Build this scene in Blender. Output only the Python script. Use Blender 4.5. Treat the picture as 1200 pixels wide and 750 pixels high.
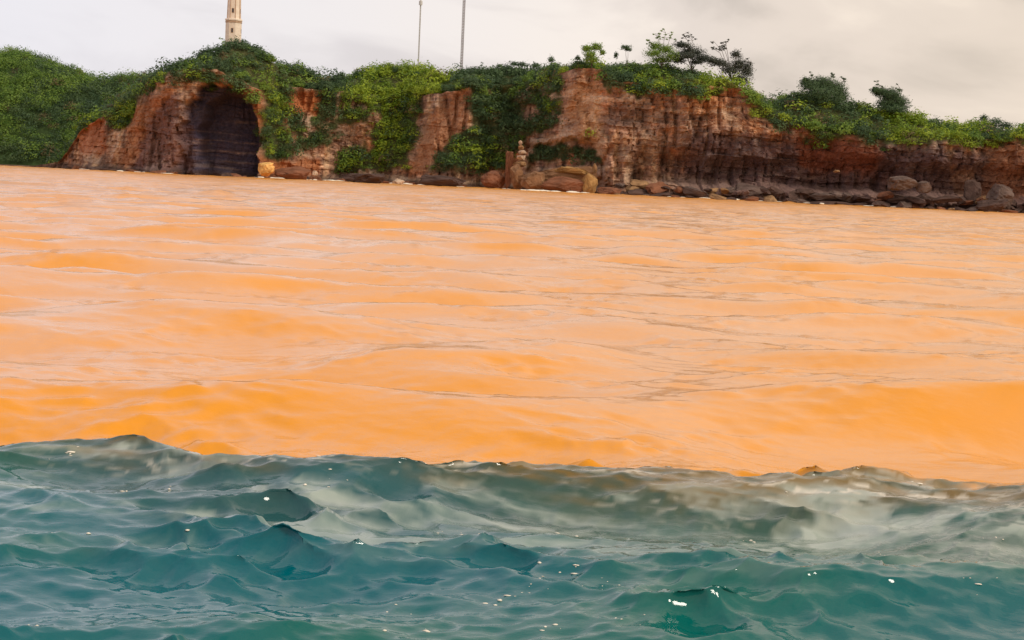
import bpy, math, random
import numpy as np
from mathutils import Matrix, Vector

for o in list(bpy.data.objects):
    bpy.data.objects.remove(o, do_unlink=True)
scene = bpy.context.scene
COL = scene.collection
random.seed(7)
RNG = np.random.default_rng(11)

# ------------------------------------------------------------------ camera
F_PX, CAM_H = 1900.0, 2.6
YS = F_PX / 1287.0          # the distances below were first measured for a 50 degree lens
ROLL = math.radians(2.6)
PITCH = math.atan(162.0 * math.cos(ROLL) / F_PX)
FWD = np.array([0, math.cos(PITCH), -math.sin(PITCH)])
R0 = np.array([1.0, 0, 0]); U0 = np.array([0, math.sin(PITCH), math.cos(PITCH)])
RIGHT = R0 * math.cos(ROLL) + U0 * math.sin(ROLL)
UP = U0 * math.cos(ROLL) - R0 * math.sin(ROLL)
CAM = np.array([0, 0, CAM_H])
cam = bpy.data.cameras.new('camera'); cam_o = bpy.data.objects.new('camera', cam); COL.objects.link(cam_o)
cam.sensor_fit = 'HORIZONTAL'; cam.sensor_width = 36.0; cam.lens = F_PX * 36.0 / 1200.0
cam.clip_start = 0.1; cam.clip_end = 20000
M = Matrix.Identity(4)
for i in range(3):
    M[i][0], M[i][1], M[i][2], M[i][3] = RIGHT[i], UP[i], -FWD[i], CAM[i]
cam_o.matrix_world = M
scene.camera = cam_o

def at(px, py, Y):
    """point of the place that was measured at photo pixel px, py and lies Y metres out to sea from the boat"""
    d = FWD * F_PX + RIGHT * (px - 600) - UP * (py - 375)
    return CAM + d * (Y / d[1])
def at_water(px, py):
    d = FWD * F_PX + RIGHT * (px - 600) - UP * (py - 375)
    return CAM + d * (-CAM_H / d[2])

# ------------------------------------------------------------------ world, sun, exposure
SUN_AZ, SUN_EL = math.radians(118), math.radians(44)      # azimuth clockwise from +Y
w = bpy.data.worlds.new('World'); scene.world = w; w.use_nodes = True
nt = w.node_tree; nt.nodes.clear()
def N(tree, typ, **kw):
    n = tree.nodes.new(typ)
    for k, v in kw.items():
        if k.startswith('i_'):
            key = k[2:]
            n.inputs[int(key) if key.isdigit() else key].default_value = v
        else:
            setattr(n, k, v)
    return n
def ramp(tree, stops, interp='LINEAR'):
    r = tree.nodes.new('ShaderNodeValToRGB'); cr = r.color_ramp; cr.interpolation = interp
    while len(cr.elements) < len(stops): cr.elements.new(0.5)
    for e, (p, c) in zip(cr.elements, stops):
        e.position = p; e.color = (c[0], c[1], c[2], 1) if hasattr(c, '__len__') else (c, c, c, 1)
    return r
sky = N(nt, 'ShaderNodeTexSky', sky_type='NISHITA', sun_disc=False, sun_elevation=SUN_EL, sun_rotation=SUN_AZ,
        air_density=1.0, dust_density=3.0, ozone_density=1.0)
skyb = N(nt, 'ShaderNodeMix', data_type='RGBA', blend_type='MULTIPLY', i_0=1.0)
nt.links.new(sky.outputs[0], skyb.inputs[6]); skyb.inputs[7].default_value = (1, 1, 1, 1)
tc = N(nt, 'ShaderNodeTexCoord')
mp = N(nt, 'ShaderNodeMapping'); mp.inputs['Scale'].default_value = (1.0, 1.0, 3.2); mp.inputs['Location'].default_value = (0.35, 0.1, 0.2)
nt.links.new(tc.outputs['Generated'], mp.inputs[0])
n1 = N(nt, 'ShaderNodeTexNoise', i_Scale=4.2, i_Detail=6.0, i_Roughness=0.5, i_Distortion=0.5)
nt.links.new(mp.outputs[0], n1.inputs['Vector'])
n2 = N(nt, 'ShaderNodeTexNoise', i_Scale=1.1, i_Detail=2.0, i_Roughness=0.5)
nt.links.new(mp.outputs[0], n2.inputs['Vector'])
# overcast sheet in units of the sky texture (background strength 0.1)
cl = ramp(nt, [(0.33, (4.5, 4.2, 3.9)), (0.48, (6.1, 5.65, 5.25)), (0.62, (7.4, 6.9, 6.3))], 'EASE')
nt.links.new(n1.outputs[0], cl.inputs[0])
# warmer towards the low sun's side, cooler away from it, as the light of the photo
sep = N(nt, 'ShaderNodeSeparateXYZ'); nt.links.new(tc.outputs['Generated'], sep.inputs[0])
sx, sy = math.sin(SUN_AZ), math.cos(SUN_AZ)
mx = N(nt, 'ShaderNodeMath', operation='MULTIPLY', i_1=0.9); nt.links.new(sep.outputs[0], mx.inputs[0])
my = N(nt, 'ShaderNodeMath', operation='MULTIPLY_ADD', i_1=-0.25); nt.links.new(sep.outputs[1], my.inputs[0]); nt.links.new(mx.outputs[0], my.inputs[2])
mr = N(nt, 'ShaderNodeMapRange'); mr.inputs[1].default_value = -0.62; mr.inputs[2].default_value = 0.30
nt.links.new(my.outputs[0], mr.inputs[0])
tint = ramp(nt, [(0.0, (0.88, 0.94, 1.13)), (0.30, (0.96, 0.975, 1.06)), (0.55, (1.07, 1.005, 0.95)), (1.0, (1.11, 1.0, 0.83))])
nt.links.new(mr.outputs[0], tint.inputs[0])
cm = N(nt, 'ShaderNodeMix', data_type='RGBA', blend_type='MULTIPLY', i_0=1.0)
nt.links.new(cl.outputs[0], cm.inputs[6]); nt.links.new(tint.outputs[0], cm.inputs[7])
# cloud cover over the blue sky: thin breaks
cov = ramp(nt, [(0.25, 0.86), (0.5, 0.97)])
nt.links.new(n2.outputs[0], cov.inputs[0])
mixs = N(nt, 'ShaderNodeMix', data_type='RGBA')
nt.links.new(cov.outputs[0], mixs.inputs[0]); nt.links.new(skyb.outputs[2], mixs.inputs[6]); nt.links.new(cm.outputs[2], mixs.inputs[7])
bg = N(nt, 'ShaderNodeBackground', i_Strength=0.1)
nt.links.new(mixs.outputs[2], bg.inputs[0])
wo = N(nt, 'ShaderNodeOutputWorld'); nt.links.new(bg.outputs[0], wo.inputs[0])

sun = bpy.data.lights.new('sun', 'SUN'); sun.energy = 1.5; sun.angle = math.radians(14); sun.color = (1.0, 0.92, 0.80)
sun_o = bpy.data.objects.new('sun', sun); COL.objects.link(sun_o)
sdir = Vector((math.sin(SUN_AZ) * math.cos(SUN_EL), math.cos(SUN_AZ) * math.cos(SUN_EL), math.sin(SUN_EL)))
sun_o.rotation_euler = sdir.to_track_quat('Z', 'Y').to_euler(); sun_o.location = (80, -80, 120)

scene.view_settings.view_transform = 'Standard'
scene.view_settings.look = 'None'
scene.view_settings.exposure = 0.36
scene.view_settings.gamma = 1.0
scene.view_settings.use_curve_mapping = False
scene.render.engine = 'CYCLES'

# ------------------------------------------------------------------ helpers
def tag(o, label=None, cat=None, group=None, kind=None):
    if label: o['label'] = label
    if cat: o['category'] = cat
    if group: o['group'] = group
    if kind: o['kind'] = kind
    return o
def mesh_np(name, V, Fq, smooth=False):
    """numpy vertices and faces (all of one length) -> mesh"""
    me = bpy.data.meshes.new(name)
    V = np.ascontiguousarray(V, dtype=np.float32); Fq = np.ascontiguousarray(Fq, dtype=np.int32)
    k = Fq.shape[1]
    me.vertices.add(len(V)); me.vertices.foreach_set('co', V.ravel())
    me.loops.add(Fq.size); me.loops.foreach_set('vertex_index', Fq.ravel())
    me.polygons.add(len(Fq)); me.polygons.foreach_set('loop_start', np.arange(0, Fq.size, k, dtype=np.int32))
    me.polygons.foreach_set('loop_total', np.full(len(Fq), k, dtype=np.int32))
    me.polygons.foreach_set('use_smooth', np.full(len(Fq), smooth, dtype=bool))
    me.update(calc_edges=True)
    return me
def color_attr(me, name, C):
    a = me.color_attributes.new(name, 'FLOAT_COLOR', 'POINT')
    C4 = np.ones((len(C), 4), np.float32); C4[:, :C.shape[1]] = C
    a.data.foreach_set('color', C4.ravel())
def link(name, me, mat=None, parent=None):
    o = bpy.data.objects.new(name, me); COL.objects.link(o)
    if mat is not None and me is not None and len(me.materials) == 0: me.materials.append(mat)
    if parent is not None: o.parent = parent
    return o
def grid_faces(nu, nv, wrap=False):
    """nu columns, nv rows, index = row*nu+col"""
    c = np.arange(nu if wrap else nu - 1); r = np.arange(nv - 1)
    C, Rr = np.meshgrid(c, r); C2 = (C + 1) % nu
    return np.stack([Rr * nu + C, Rr * nu + C2, (Rr + 1) * nu + C2, (Rr + 1) * nu + C], -1).reshape(-1, 4)

_perm = np.random.default_rng(5).permutation(256); _perm = np.concatenate([_perm, _perm, _perm])
_grad = np.random.default_rng(6).normal(size=(256, 3)); _grad /= np.linalg.norm(_grad, axis=1)[:, None]
def perlin(x, y, z):
    x, y, z = np.broadcast_arrays(np.asarray(x, float), np.asarray(y, float), np.asarray(z, float))
    xi, yi, zi = np.floor(x).astype(int), np.floor(y).astype(int), np.floor(z).astype(int)
    xf, yf, zf = x - xi, y - yi, z - zi
    u, v, ww = [t * t * t * (t * (t * 6 - 15) + 10) for t in (xf, yf, zf)]
    xi &= 255; yi &= 255; zi &= 255
    def g(a, b, c):
        h = _perm[_perm[_perm[(xi + a) & 255] + ((yi + b) & 255)] + ((zi + c) & 255)]
        G = _grad[h]
        return G[..., 0] * (xf - a) + G[..., 1] * (yf - b) + G[..., 2] * (zf - c)
    l = lambda t, a, b: a + t * (b - a)
    return l(ww, l(v, l(u, g(0,0,0), g(1,0,0)), l(u, g(0,1,0), g(1,1,0))),
                 l(v, l(u, g(0,0,1), g(1,0,1)), l(u, g(0,1,1), g(1,1,1)))) * 1.6
def fbm(x, y, z, octv=4, gain=0.5):
    s = 0; a = 1.0; f = 1.0
    for i in range(octv):
        s = s + a * perlin(x * f + 17.3 * i, y * f + 5.1 * i, z * f + 9.7 * i); a *= gain; f *= 2.03
    return s
def smooth(a, b, x):
    t = np.clip((x - a) / (b - a), 0, 1); return t * t * (3 - 2 * t)
def poly_dist(P, X, Z):
    """signed distance (inside > 0) to a polygon"""
    P = np.asarray(P); n = len(P); d = np.full(X.shape, 1e9); ins = np.zeros(X.shape, bool)
    for i in range(n):
        a, b = P[i], P[(i + 1) % n]; e = b - a
        t = np.clip(((X - a[0]) * e[0] + (Z - a[1]) * e[1]) / (e @ e + 1e-9), 0, 1)
        d = np.minimum(d, np.hypot(X - a[0] - t * e[0], Z - a[1] - t * e[1]))
        c = ((a[1] > Z) != (b[1] > Z)) & (X < (b[0] - a[0]) * (Z - a[1]) / (b[1] - a[1] + 1e-12) + a[0])
        ins ^= c
    return np.where(ins, d, -d)
def hash01(a, b, s=0):
    v = np.sin(a * 127.1 + b * 311.7 + s * 74.7) * 43758.5453
    return v - np.floor(v)

# ------------------------------------------------------------------ materials
def mat(name, color=(0.5, 0.5, 0.5), rough=0.8, attr=None, noise=None, bump=None, spec=0.3, ior=None):
    m = bpy.data.materials.new(name); m.use_nodes = True; t = m.node_tree
    p = t.nodes['Principled BSDF']; p.inputs['Roughness'].default_value = rough; p.inputs['Specular IOR Level'].default_value = spec
    p.inputs['Base Color'].default_value = (*color, 1)
    src = None
    if attr:
        a = N(t, 'ShaderNodeVertexColor', layer_name=attr); src = a.outputs[0]
    if noise:                                     # (scale, dark colour factor, light colour factor)
        tcx = N(t, 'ShaderNodeTexCoord')
        nn = N(t, 'ShaderNodeTexNoise', i_Scale=noise[0], i_Detail=5.0, i_Roughness=0.6)
        t.links.new(tcx.outputs['Object'], nn.inputs['Vector'])
        r = ramp(t, [(0.3, noise[1]), (0.7, noise[2])]); t.links.new(nn.outputs[0], r.inputs[0])
        mm = N(t, 'ShaderNodeMix', data_type='RGBA', blend_type='MULTIPLY', i_0=1.0)
        if src: t.links.new(src, mm.inputs[6])
        else: mm.inputs[6].default_value = (*color, 1)
        t.links.new(r.outputs[0], mm.inputs[7]); src = mm.outputs[2]
    if src: t.links.new(src, p.inputs['Base Color'])
    if bump:
        tcx = N(t, 'ShaderNodeTexCoord')
        nn = N(t, 'ShaderNodeTexNoise', i_Scale=bump[0], i_Detail=6.0, i_Roughness=0.65)
        t.links.new(tcx.outputs['Object'], nn.inputs['Vector'])
        b = N(t, 'ShaderNodeBump', i_Strength=bump[2] if len(bump) > 2 else 0.8, i_Distance=bump[1]); t.links.new(nn.outputs[0], b.inputs['Height'])
        t.links.new(b.outputs[0], p.inputs['Normal'])
    return m
def leaf_mat(name, c1, c2, attr=False):
    """leaf colour varies by leaf clump (attribute) and by plant"""
    m = bpy.data.materials.new(name); m.use_nodes = True; t = m.node_tree
    p = t.nodes['Principled BSDF']; p.inputs['Roughness'].default_value = 0.55; p.inputs['Specular IOR Level'].default_value = 0.25
    a = N(t, 'ShaderNodeVertexColor', layer_name='leaf')
    oi = N(t, 'ShaderNodeObjectInfo')
    r = ramp(t, [(0.0, c1), (1.0, c2)])
    if attr:
        t.links.new(a.outputs[0], p.inputs['Base Color'])
    else:
        sepc = N(t, 'ShaderNodeSeparateColor'); t.links.new(a.outputs[0], sepc.inputs[0])
        ad = N(t, 'ShaderNodeMath', operation='MULTIPLY_ADD', i_1=0.45); t.links.new(oi.outputs['Random'], ad.inputs[0])
        t.links.new(sepc.outputs[0], ad.inputs[2])
        t.links.new(ad.outputs[0], r.inputs[0]); t.links.new(r.outputs[0], p.inputs['Base Color'])
    tr = N(t, 'ShaderNodeBsdfTranslucent')
    src = a.outputs[0] if attr else r.outputs[0]
    t.links.new(src, tr.inputs[0])
    mxs = N(t, 'ShaderNodeMixShader', i_0=0.32)
    t.links.new(p.outputs[0], mxs.inputs[1]); t.links.new(tr.outputs[0], mxs.inputs[2])
    t.links.new(mxs.outputs[0], t.nodes['Material Output'].inputs[0])
    return m
M_rock = mat('cliff_rock', attr='rock', noise=(1.1, (0.70, 0.68, 0.68), (1.28, 1.27, 1.25)), bump=(1.6, 0.7, 0.8), rough=0.9, spec=0.15)
M_ground = mat('hill_soil', attr='rock', noise=(0.5, (0.6, 0.6, 0.6), (1.3, 1.3, 1.3)), rough=0.95, spec=0.1)
M_bould = {k: mat('boulder_' + k, c, 0.88, noise=(1.1, (0.5, 0.48, 0.47), (1.4, 1.4, 1.38)), bump=(1.2, 0.9, 1.0), spec=0.15) for k, c in dict(
    red=(0.22, 0.095, 0.055), dark=(0.09, 0.056, 0.048), tan=(0.33, 0.195, 0.10), grey=(0.135, 0.095, 0.083), ochre=(0.40, 0.235, 0.095), umber=(0.26, 0.14, 0.075), gold=(0.78, 0.47, 0.17), cream=(0.58, 0.43, 0.32)).items()}
M_leaf = {'bright': leaf_mat('leaf_bright', (0.11, 0.20, 0.014), (0.42, 0.52, 0.045)),
          'mid': leaf_mat('leaf_mid', (0.065, 0.15, 0.026), (0.26, 0.38, 0.06)),
          'dark': leaf_mat('leaf_dark', (0.034, 0.078, 0.036), (0.105, 0.17, 0.07)),
          'olive': leaf_mat('leaf_olive', (0.09, 0.10, 0.016), (0.24, 0.22, 0.03)),
          'grey': leaf_mat('leaf_grey', (0.04, 0.055, 0.045), (0.09, 0.10, 0.075))}
M_leafattr = leaf_mat('leaf_scrub', (0, 0, 0), (1, 1, 1), attr=True)
M_bark = mat('bark', (0.10, 0.075, 0.06), 0.9, noise=(2.0, (0.7, 0.7, 0.7), (1.3, 1.3, 1.3)))
M_foam = mat('foam', (0.86, 0.80, 0.70), 0.55, noise=(2.5, (0.85, 0.82, 0.78), (1.1, 1.1, 1.1)))

# ------------------------------------------------------------------ the sea
def ocean(L, n, lmin, lmax, lpeak, sigma, wdir, spread, seed):
    r = np.random.default_rng(seed)
    k1 = np.fft.fftfreq(n, L / n) * 2 * np.pi
    KX, KY = np.meshgrid(k1, k1, indexing='ij'); K = np.hypot(KX, KY); K[0, 0] = 1
    kp = 2 * np.pi / lpeak
    P = K ** -3.6 * np.exp(-1.1 * (kp / K) ** 2)
    P *= smooth(2 * np.pi / lmax * 0.8, 2 * np.pi / lmax * 1.2, K) * (1 - smooth(2 * np.pi / lmin * 0.8, 2 * np.pi / lmin * 1.2, K))
    c = (KX * math.sin(wdir) + KY * math.cos(wdir)) / K
    P *= (0.06 + np.abs(c) ** spread); P[0, 0] = 0
    H = (r.normal(size=(n, n)) + 1j * r.normal(size=(n, n))) * np.sqrt(P)
    h = np.fft.ifft2(H).real; s = sigma / h.std()
    dx = np.fft.ifft2(1j * KX / K * H).real; dy = np.fft.ifft2(1j * KY / K * H).real
    return h * s, dx * s, dy * s, L, n
def samp(A, X, Y):
    h, dx, dy, L, n = A
    fx, fy = (X / L * n) % n, (Y / L * n) % n
    i, j = np.floor(fx).astype(int), np.floor(fy).astype(int); a, b = fx - i, fy - j
    i %= n; j %= n; i2, j2 = (i + 1) % n, (j + 1) % n
    return [f[i, j] * (1 - a) * (1 - b) + f[i2, j] * a * (1 - b) + f[i, j2] * (1 - a) * b + f[i2, j2] * a * b for f in (h, dx, dy)]
WD = math.radians(176)
O_swell = ocean(113.0, 512, 3.2, 30, 9.0, 0.13, WD, 9.0, 3)
O_chop = ocean(33.0, 1024, 0.3, 3.4, 1.2, 0.044, WD + 0.1, 1.6, 4)
O_chop = (0.11 * np.tanh(O_chop[0] / 0.11),) + O_chop[1:]      # no lone spikes
O_mid = ocean(47.0, 768, 1.6, 6.0, 3.0, 0.062, WD - 0.06, 6.0, 14)
O_rip = ocean(13.7, 768, 0.10, 0.6, 0.45, 0.0100, WD - 0.2, 1.4, 8)
def sea_surface(X, Y):
    d = np.hypot(X, Y)
    out = [0, 0, 0]; heavy = smooth(-0.2, 2.5, Y - edge_y(X))
    gust = 0.16 + 1.02 * smooth(-0.35, 0.75, fbm(X * 0.42 + 3, Y * 0.6, 41.0, 4, 0.6)) + 0.25 * np.exp(-((Y - edge_y(X)) / 1.0) ** 2)
    for A, amp, ch, f0, f1 in ((O_swell, 1.0, 1.15, 600, 1200), (O_chop, 1.0, 0.95, 170, 450), (O_mid, 1.0, 1.15, 200, 500), (O_rip, 1.0, 1.2, 35, 90)):
        fa = amp * (1 - smooth(f0, f1, d))
        if A is O_chop: fa = fa * gust
        if A is O_rip: fa = fa * np.maximum(gust, 0.6)
        if A is not O_swell: fa = fa * (1 - (0.58 if A is O_mid else 0.52 if A is O_chop else 0.70) * heavy)      # thick silt damps the short waves
        s = samp(A, X, Y)
        out[0] = out[0] + s[0] * fa
        ch = ch * (1 - 0.4 * heavy)
        out[1] = out[1] + s[1] * fa * ch
        out[2] = out[2] + s[2] * fa * ch
    return out[0], out[1], out[2]

EDGE = np.array([at_water(px, py)[:2] for px, py in ((-260, 490), (0, 509), (120, 518), (240, 530), (330, 538), (420, 541), (520, 540), (640, 545), (760, 553), (880, 560), (1000, 566), (1100, 575), (1200, 584), (1450, 598))])
def edge_y(x): return np.interp(x, EDGE[:, 0], EDGE[:, 1])

def build_sea():
    r_in = np.array([0.0, 1.5, 3.0, 4.5, 6.0])
    q = np.linspace(7.0 ** -0.4, 640 ** -0.4, 780); r_mid = q ** -2.5
    r_out = np.geomspace(700, 9000, 12)
    rr = np.concatenate([r_in, r_mid, r_out])
    a_mid = np.linspace(-26, 26, 650); a_out = np.linspace(26, 334, 62)[1:-1]
    aa = np.radians(np.concatenate([a_mid, a_out])); nu = len(aa)
    A, Rr = np.meshgrid(aa, rr)
    X = (Rr * np.sin(A)).ravel(); Y = (Rr * np.cos(A)).ravel() - 1.5
    h, dx, dy = sea_surface(X, Y)
    out = np.abs(np.where(A > np.pi, A - 2 * np.pi, A)).ravel()
    fade = 1 - smooth(math.radians(25), math.radians(50), out) * 0.9
    V = np.stack([X + dx * fade, Y + dy * fade, h * fade], 1)
    # colour of the water: red silt beyond the mixing line, clear green sea on this side
    n_lo = fbm(X * 0.55, Y * 0.55, 0.0, 3); n_hi = fbm(X * 2.1, Y * 3.2, 3.3, 4)
    e = Y - edge_y(X) - 0.32 * n_lo - 0.30 * n_hi
    fing = fbm(X * 1.3 + 0.5 * n_hi, Y * 4.5, 21.0, 4)
    mud = smooth(-0.30, 0.42, e + 0.30 * fing)
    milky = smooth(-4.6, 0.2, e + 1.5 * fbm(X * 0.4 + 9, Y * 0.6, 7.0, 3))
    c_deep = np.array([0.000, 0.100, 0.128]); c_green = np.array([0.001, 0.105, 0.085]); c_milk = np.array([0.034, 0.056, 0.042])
    c_brown = np.array([0.19, 0.105, 0.014]); c_or1 = np.array([0.74, 0.285, 0.010]); c_or2 = np.array([0.72, 0.345, 0.125])
    lerp = lambda a, b, t: a + (b - a) * t[:, None]
    hue = smooth(-0.6, 0.6, fbm(X * 0.22, Y * 0.3, 1.0, 3))
    c = lerp(np.broadcast_to(c_deep, (len(X), 3)), c_green, hue)
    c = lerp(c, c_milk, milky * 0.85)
    sky_streak = smooth(-0.15, 0.65, fbm(X * 0.55 + 0.4 * n_hi, Y * 1.5, 11.0, 4) + 0.25 * n_hi) * smooth(-5.0, -1.6, e + 0.8 * n_lo)
    c = lerp(c, np.array([0.46, 0.51, 0.46]), sky_streak * 0.72)  # pale aerated streaks, painted to stand in for sky reflection
    silt = smooth(-0.55, 0.45, fbm(X * 0.10, Y * 0.085 + 3, 2.0, 4) + 0.2 * n_lo) * 0.8 + 0.2 * smooth(20, 120, Y)
    co = lerp(np.broadcast_to(c_or1, (len(X), 3)), c_or2, np.clip(silt, 0, 1) * smooth(0.3, 5, e))
    brown = np.exp(-((e + 0.55 + 0.35 * fing) / 0.68) ** 2) * (0.25 + 0.75 * smooth(-0.6, 0.25, n_hi + 0.6 * fing))
    c = lerp(c, co, mud); c = lerp(c, c_brown, brown * 0.85)
    lace = np.exp(-((e + 0.7 + 0.5 * n_lo) / 0.7) ** 2) * smooth(0.62, 0.92, 1 - 2.2 * np.abs(fbm(X * 1.6, Y * 6.0, 33.0, 4))) * smooth(-.1, .4, fbm(X * .8, Y * 2, 35., 2))
    c = lerp(c, np.array([0.66, 0.60, 0.50]), lace * 0.85)
    me = mesh_np('sea', V, grid_faces(nu, len(rr), wrap=True), True)
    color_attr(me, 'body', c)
    far = smooth(30, 330, np.hypot(X, Y)); color_attr(me, 'waves', np.stack([far, np.maximum(far, 0.55 * mud), far * 0], 1))
    m = bpy.data.materials.new('sea_water'); m.use_nodes = True; t = m.node_tree
    p = t.nodes['Principled BSDF']; p.inputs['Roughness'].default_value = 0.07; p.inputs['IOR'].default_value = 1.36
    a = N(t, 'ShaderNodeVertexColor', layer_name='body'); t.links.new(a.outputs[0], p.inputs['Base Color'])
    g = N(t, 'ShaderNodeTexCoord'); mpp = N(t, 'ShaderNodeMapping'); mpp.inputs['Scale'].default_value = (1.0, 1.7, 1.0)
    t.links.new(g.outputs['Object'], mpp.inputs[0])
    n_a = N(t, 'ShaderNodeTexNoise', i_Scale=4.0, i_Detail=4.0, i_Roughness=0.55); t.links.new(mpp.outputs[0], n_a.inputs['Vector'])
    b = N(t, 'ShaderNodeBump', i_Strength=0.28, i_Distance=0.028); t.links.new(n_a.outputs[0], b.inputs['Height'])
    # waves finer than the mesh, far out
    wv = N(t, 'ShaderNodeVertexColor', layer_name='waves')
    rg = N(t, 'ShaderNodeMapRange'); rg.inputs[3].default_value = 0.045; rg.inputs[4].default_value = 0.24
    sw = N(t, 'ShaderNodeSeparateColor'); t.links.new(wv.outputs[0], sw.inputs[0]); t.links.new(sw.outputs[1], rg.inputs[0]); t.links.new(rg.outputs[0], p.inputs['Roughness'])
    n_b = N(t, 'ShaderNodeTexNoise', i_Scale=0.45, i_Detail=3.0, i_Roughness=0.55); t.links.new(mpp.outputs[0], n_b.inputs['Vector'])
    b2 = N(t, 'ShaderNodeBump', i_Distance=0.6); t.links.new(n_b.outputs[0], b2.inputs['Height']); t.links.new(sw.outputs[0], b2.inputs['Strength'])
    t.links.new(b.outputs[0], b2.inputs['Normal']); t.links.new(b2.outputs[0], p.inputs['Normal'])
    return tag(link('sea', me, m), 'choppy sea, teal in front and orange with silt beyond the mixing line', kind='structure')
build_sea()

# ------------------------------------------------------------------ the cliffs
# px of the photo: y of the rock rim, y of the skyline, metres out at the foot, backward lean of the face
CL = np.array([
 (-330, 199, 196, 440, .4), (40, 195, 192, 420, .4), (66, 190, 186, 410, .35), (78, 172, 166, 403, .3), (90, 150, 142, 398, .3), (110, 138, 118, 392, .3),
 (130, 128, 100, 388, .3), (150, 112, 92, 384, .25), (165, 95, 86, 380, .2), (180, 88, 80, 378, .15), (200, 81, 69, 376, .12), (230, 80, 56, 375, .1),
 (255, 85, 46, 375, .1), (275, 93, 53, 375, .1), (300, 108, 66, 376, .13), (318, 100, 73, 387, .28), (345, 102, 79, 393, .28), (370, 106, 88, 396, .25),
 (400, 108, 83, 397, .25), (440, 112, 77, 397, .3), (470, 105, 73, 394, .42), (490, 112, 76, 388, .38), (505, 110, 88, 384, .3), (530, 104, 81, 381, .25),
 (548, 100, 79, 380, .25), (565, 98, 80, 384, .35), (600, 98, 80, 382, .38), (630, 92, 79, 376, .3), (650, 84, 80, 370, .12), (665, 80, 78, 366, .07),
 (700, 79, 76, 362, .05), (712, 92, 77, 360, .05), (760, 104, 75, 358, .07), (800, 104, 79, 357, .07), (830, 100, 89, 356, .07), (860, 102, 97, 355, .08),
 (880, 118, 107, 354, .08), (910, 138, 113, 353, .08), (940, 150, 109, 352, .08), (970, 155, 110, 351, .08), (1000, 160, 121, 350, .08), (1030, 163, 127, 349, .08),
 (1050, 165, 131, 348, .08), (1080, 162, 133, 347, .08), (1110, 162, 139, 346, .08), (1150, 165, 146, 346, .08), (1200, 156, 153, 345, .08), (1300, 168, 161, 344, .08), (1600, 185, 178, 342, .08)], float)
CL[:, 3] *= YS
_x, _zr, _zt = [], [], []
for px, rim, ridge, Yb, ln in CL:
    b = at(px, 197 + 0.045 * px, Yb); _x.append(b[0])
    yr = Yb + ln * 34
    _zr.append(max(at(px, rim, yr)[2], 0.4)); _zt.append(max(at(px, ridge, yr + 22)[2] - 2.2, 0.5))
CX, CZR, CZT = map(np.array, (_x, _zr, _zt))
def c_at(col, x): return np.interp(x, CX, CL[:, col])
def face_pt(px, py):
    """photo pixel -> (X, Z) on the cliff face"""
    Yb = np.interp(px, CL[:, 0], CL[:, 3]); ln = np.interp(px, CL[:, 0], CL[:, 4])
    P = at(px, py, Yb)
    P = at(px, py, Yb + ln * max(P[2], 0)); return (P[0], P[2])
fpoly = lambda pts: [face_pt(*p) for p in pts]
VEG = [fpoly(p) for p in (
 [(92, 100), (112, 80), (176, 76), (166, 102), (160, 126), (150, 150), (132, 152), (120, 132), (95, 140)],
 [(314, 80), (352, 80), (340, 104), (338, 130), (336, 160), (352, 180), (340, 188), (304, 188), (304, 152), (314, 120)],
 [(424, 106), (500, 95), (490, 150), (478, 196), (425, 202), (428, 180), (442, 140)],
 [(480, 112), (505, 95), (546, 92), (553, 120), (550, 150), (528, 162), (507, 182), (500, 202), (596, 200), (612, 168), (614, 130), (630, 108), (658, 80), (560, 76), (520, 76), (496, 95)],
 [(880, 98), (925, 120), (1000, 150), (1100, 152), (1200, 148), (1200, 168), (1140, 172), (1080, 166), (1040, 170), (990, 165), (950, 160), (915, 146), (880, 124)])]
HOLLOW = fpoly([(618, 170), (650, 162), (690, 162), (705, 172), (705, 200), (618, 200)])
VEG2 = [fpoly(p) for p in (
 [(616, 174), (650, 164), (690, 166), (704, 178), (703, 194), (616, 194)],
 [(165, 80), (230, 68), (300, 92), (313, 125), (297, 120), (270, 106), (230, 99), (200, 100), (172, 110)],
 [(860, 105), (900, 125), (960, 158), (1100, 165), (1200, 160), (1200, 172), (1050, 172), (950, 168), (880, 140)], [(608, 105), (660, 85), (664, 110), (640, 160), (610, 165)], [(370, 104), (440, 108), (436, 150), (372, 146)],  # thinner growth
 [(335, 132), (402, 142), (398, 168), (345, 178)], [(395, 178), (440, 160), (440, 205), (385, 205)], [(700, 85), (800, 95), (870, 100), (870, 112), (800, 114), (740, 116), (712, 104)])]
CAVE = fpoly([(206, 215), (208, 160), (216, 124), (234, 100), (256, 94), (276, 100), (292, 116), (301, 140), (304, 175), (303, 215)])
CAVE_IN = fpoly([(226, 215), (227, 150), (236, 120), (256, 104), (278, 108), (294, 126), (301, 148), (303, 215)])

def veg_mask(X, Z):
    m = np.zeros(X.shape)
    wob = 2.2 * fbm(X * 0.16, Z * 0.16, 4.0, 4)
    for P in VEG: m = np.maximum(m, smooth(-1.0, 1.6, poly_dist(P, X, Z) + wob))
    wob2 = 3.6 * fbm(X * 0.2, Z * 0.2, 14.0, 3) - 0.9
    for P in VEG2: m = np.maximum(m, smooth(-0.6, 1.6, np.minimum(poly_dist(P, X, Z), 2.5) + wob2))
    return m

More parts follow.
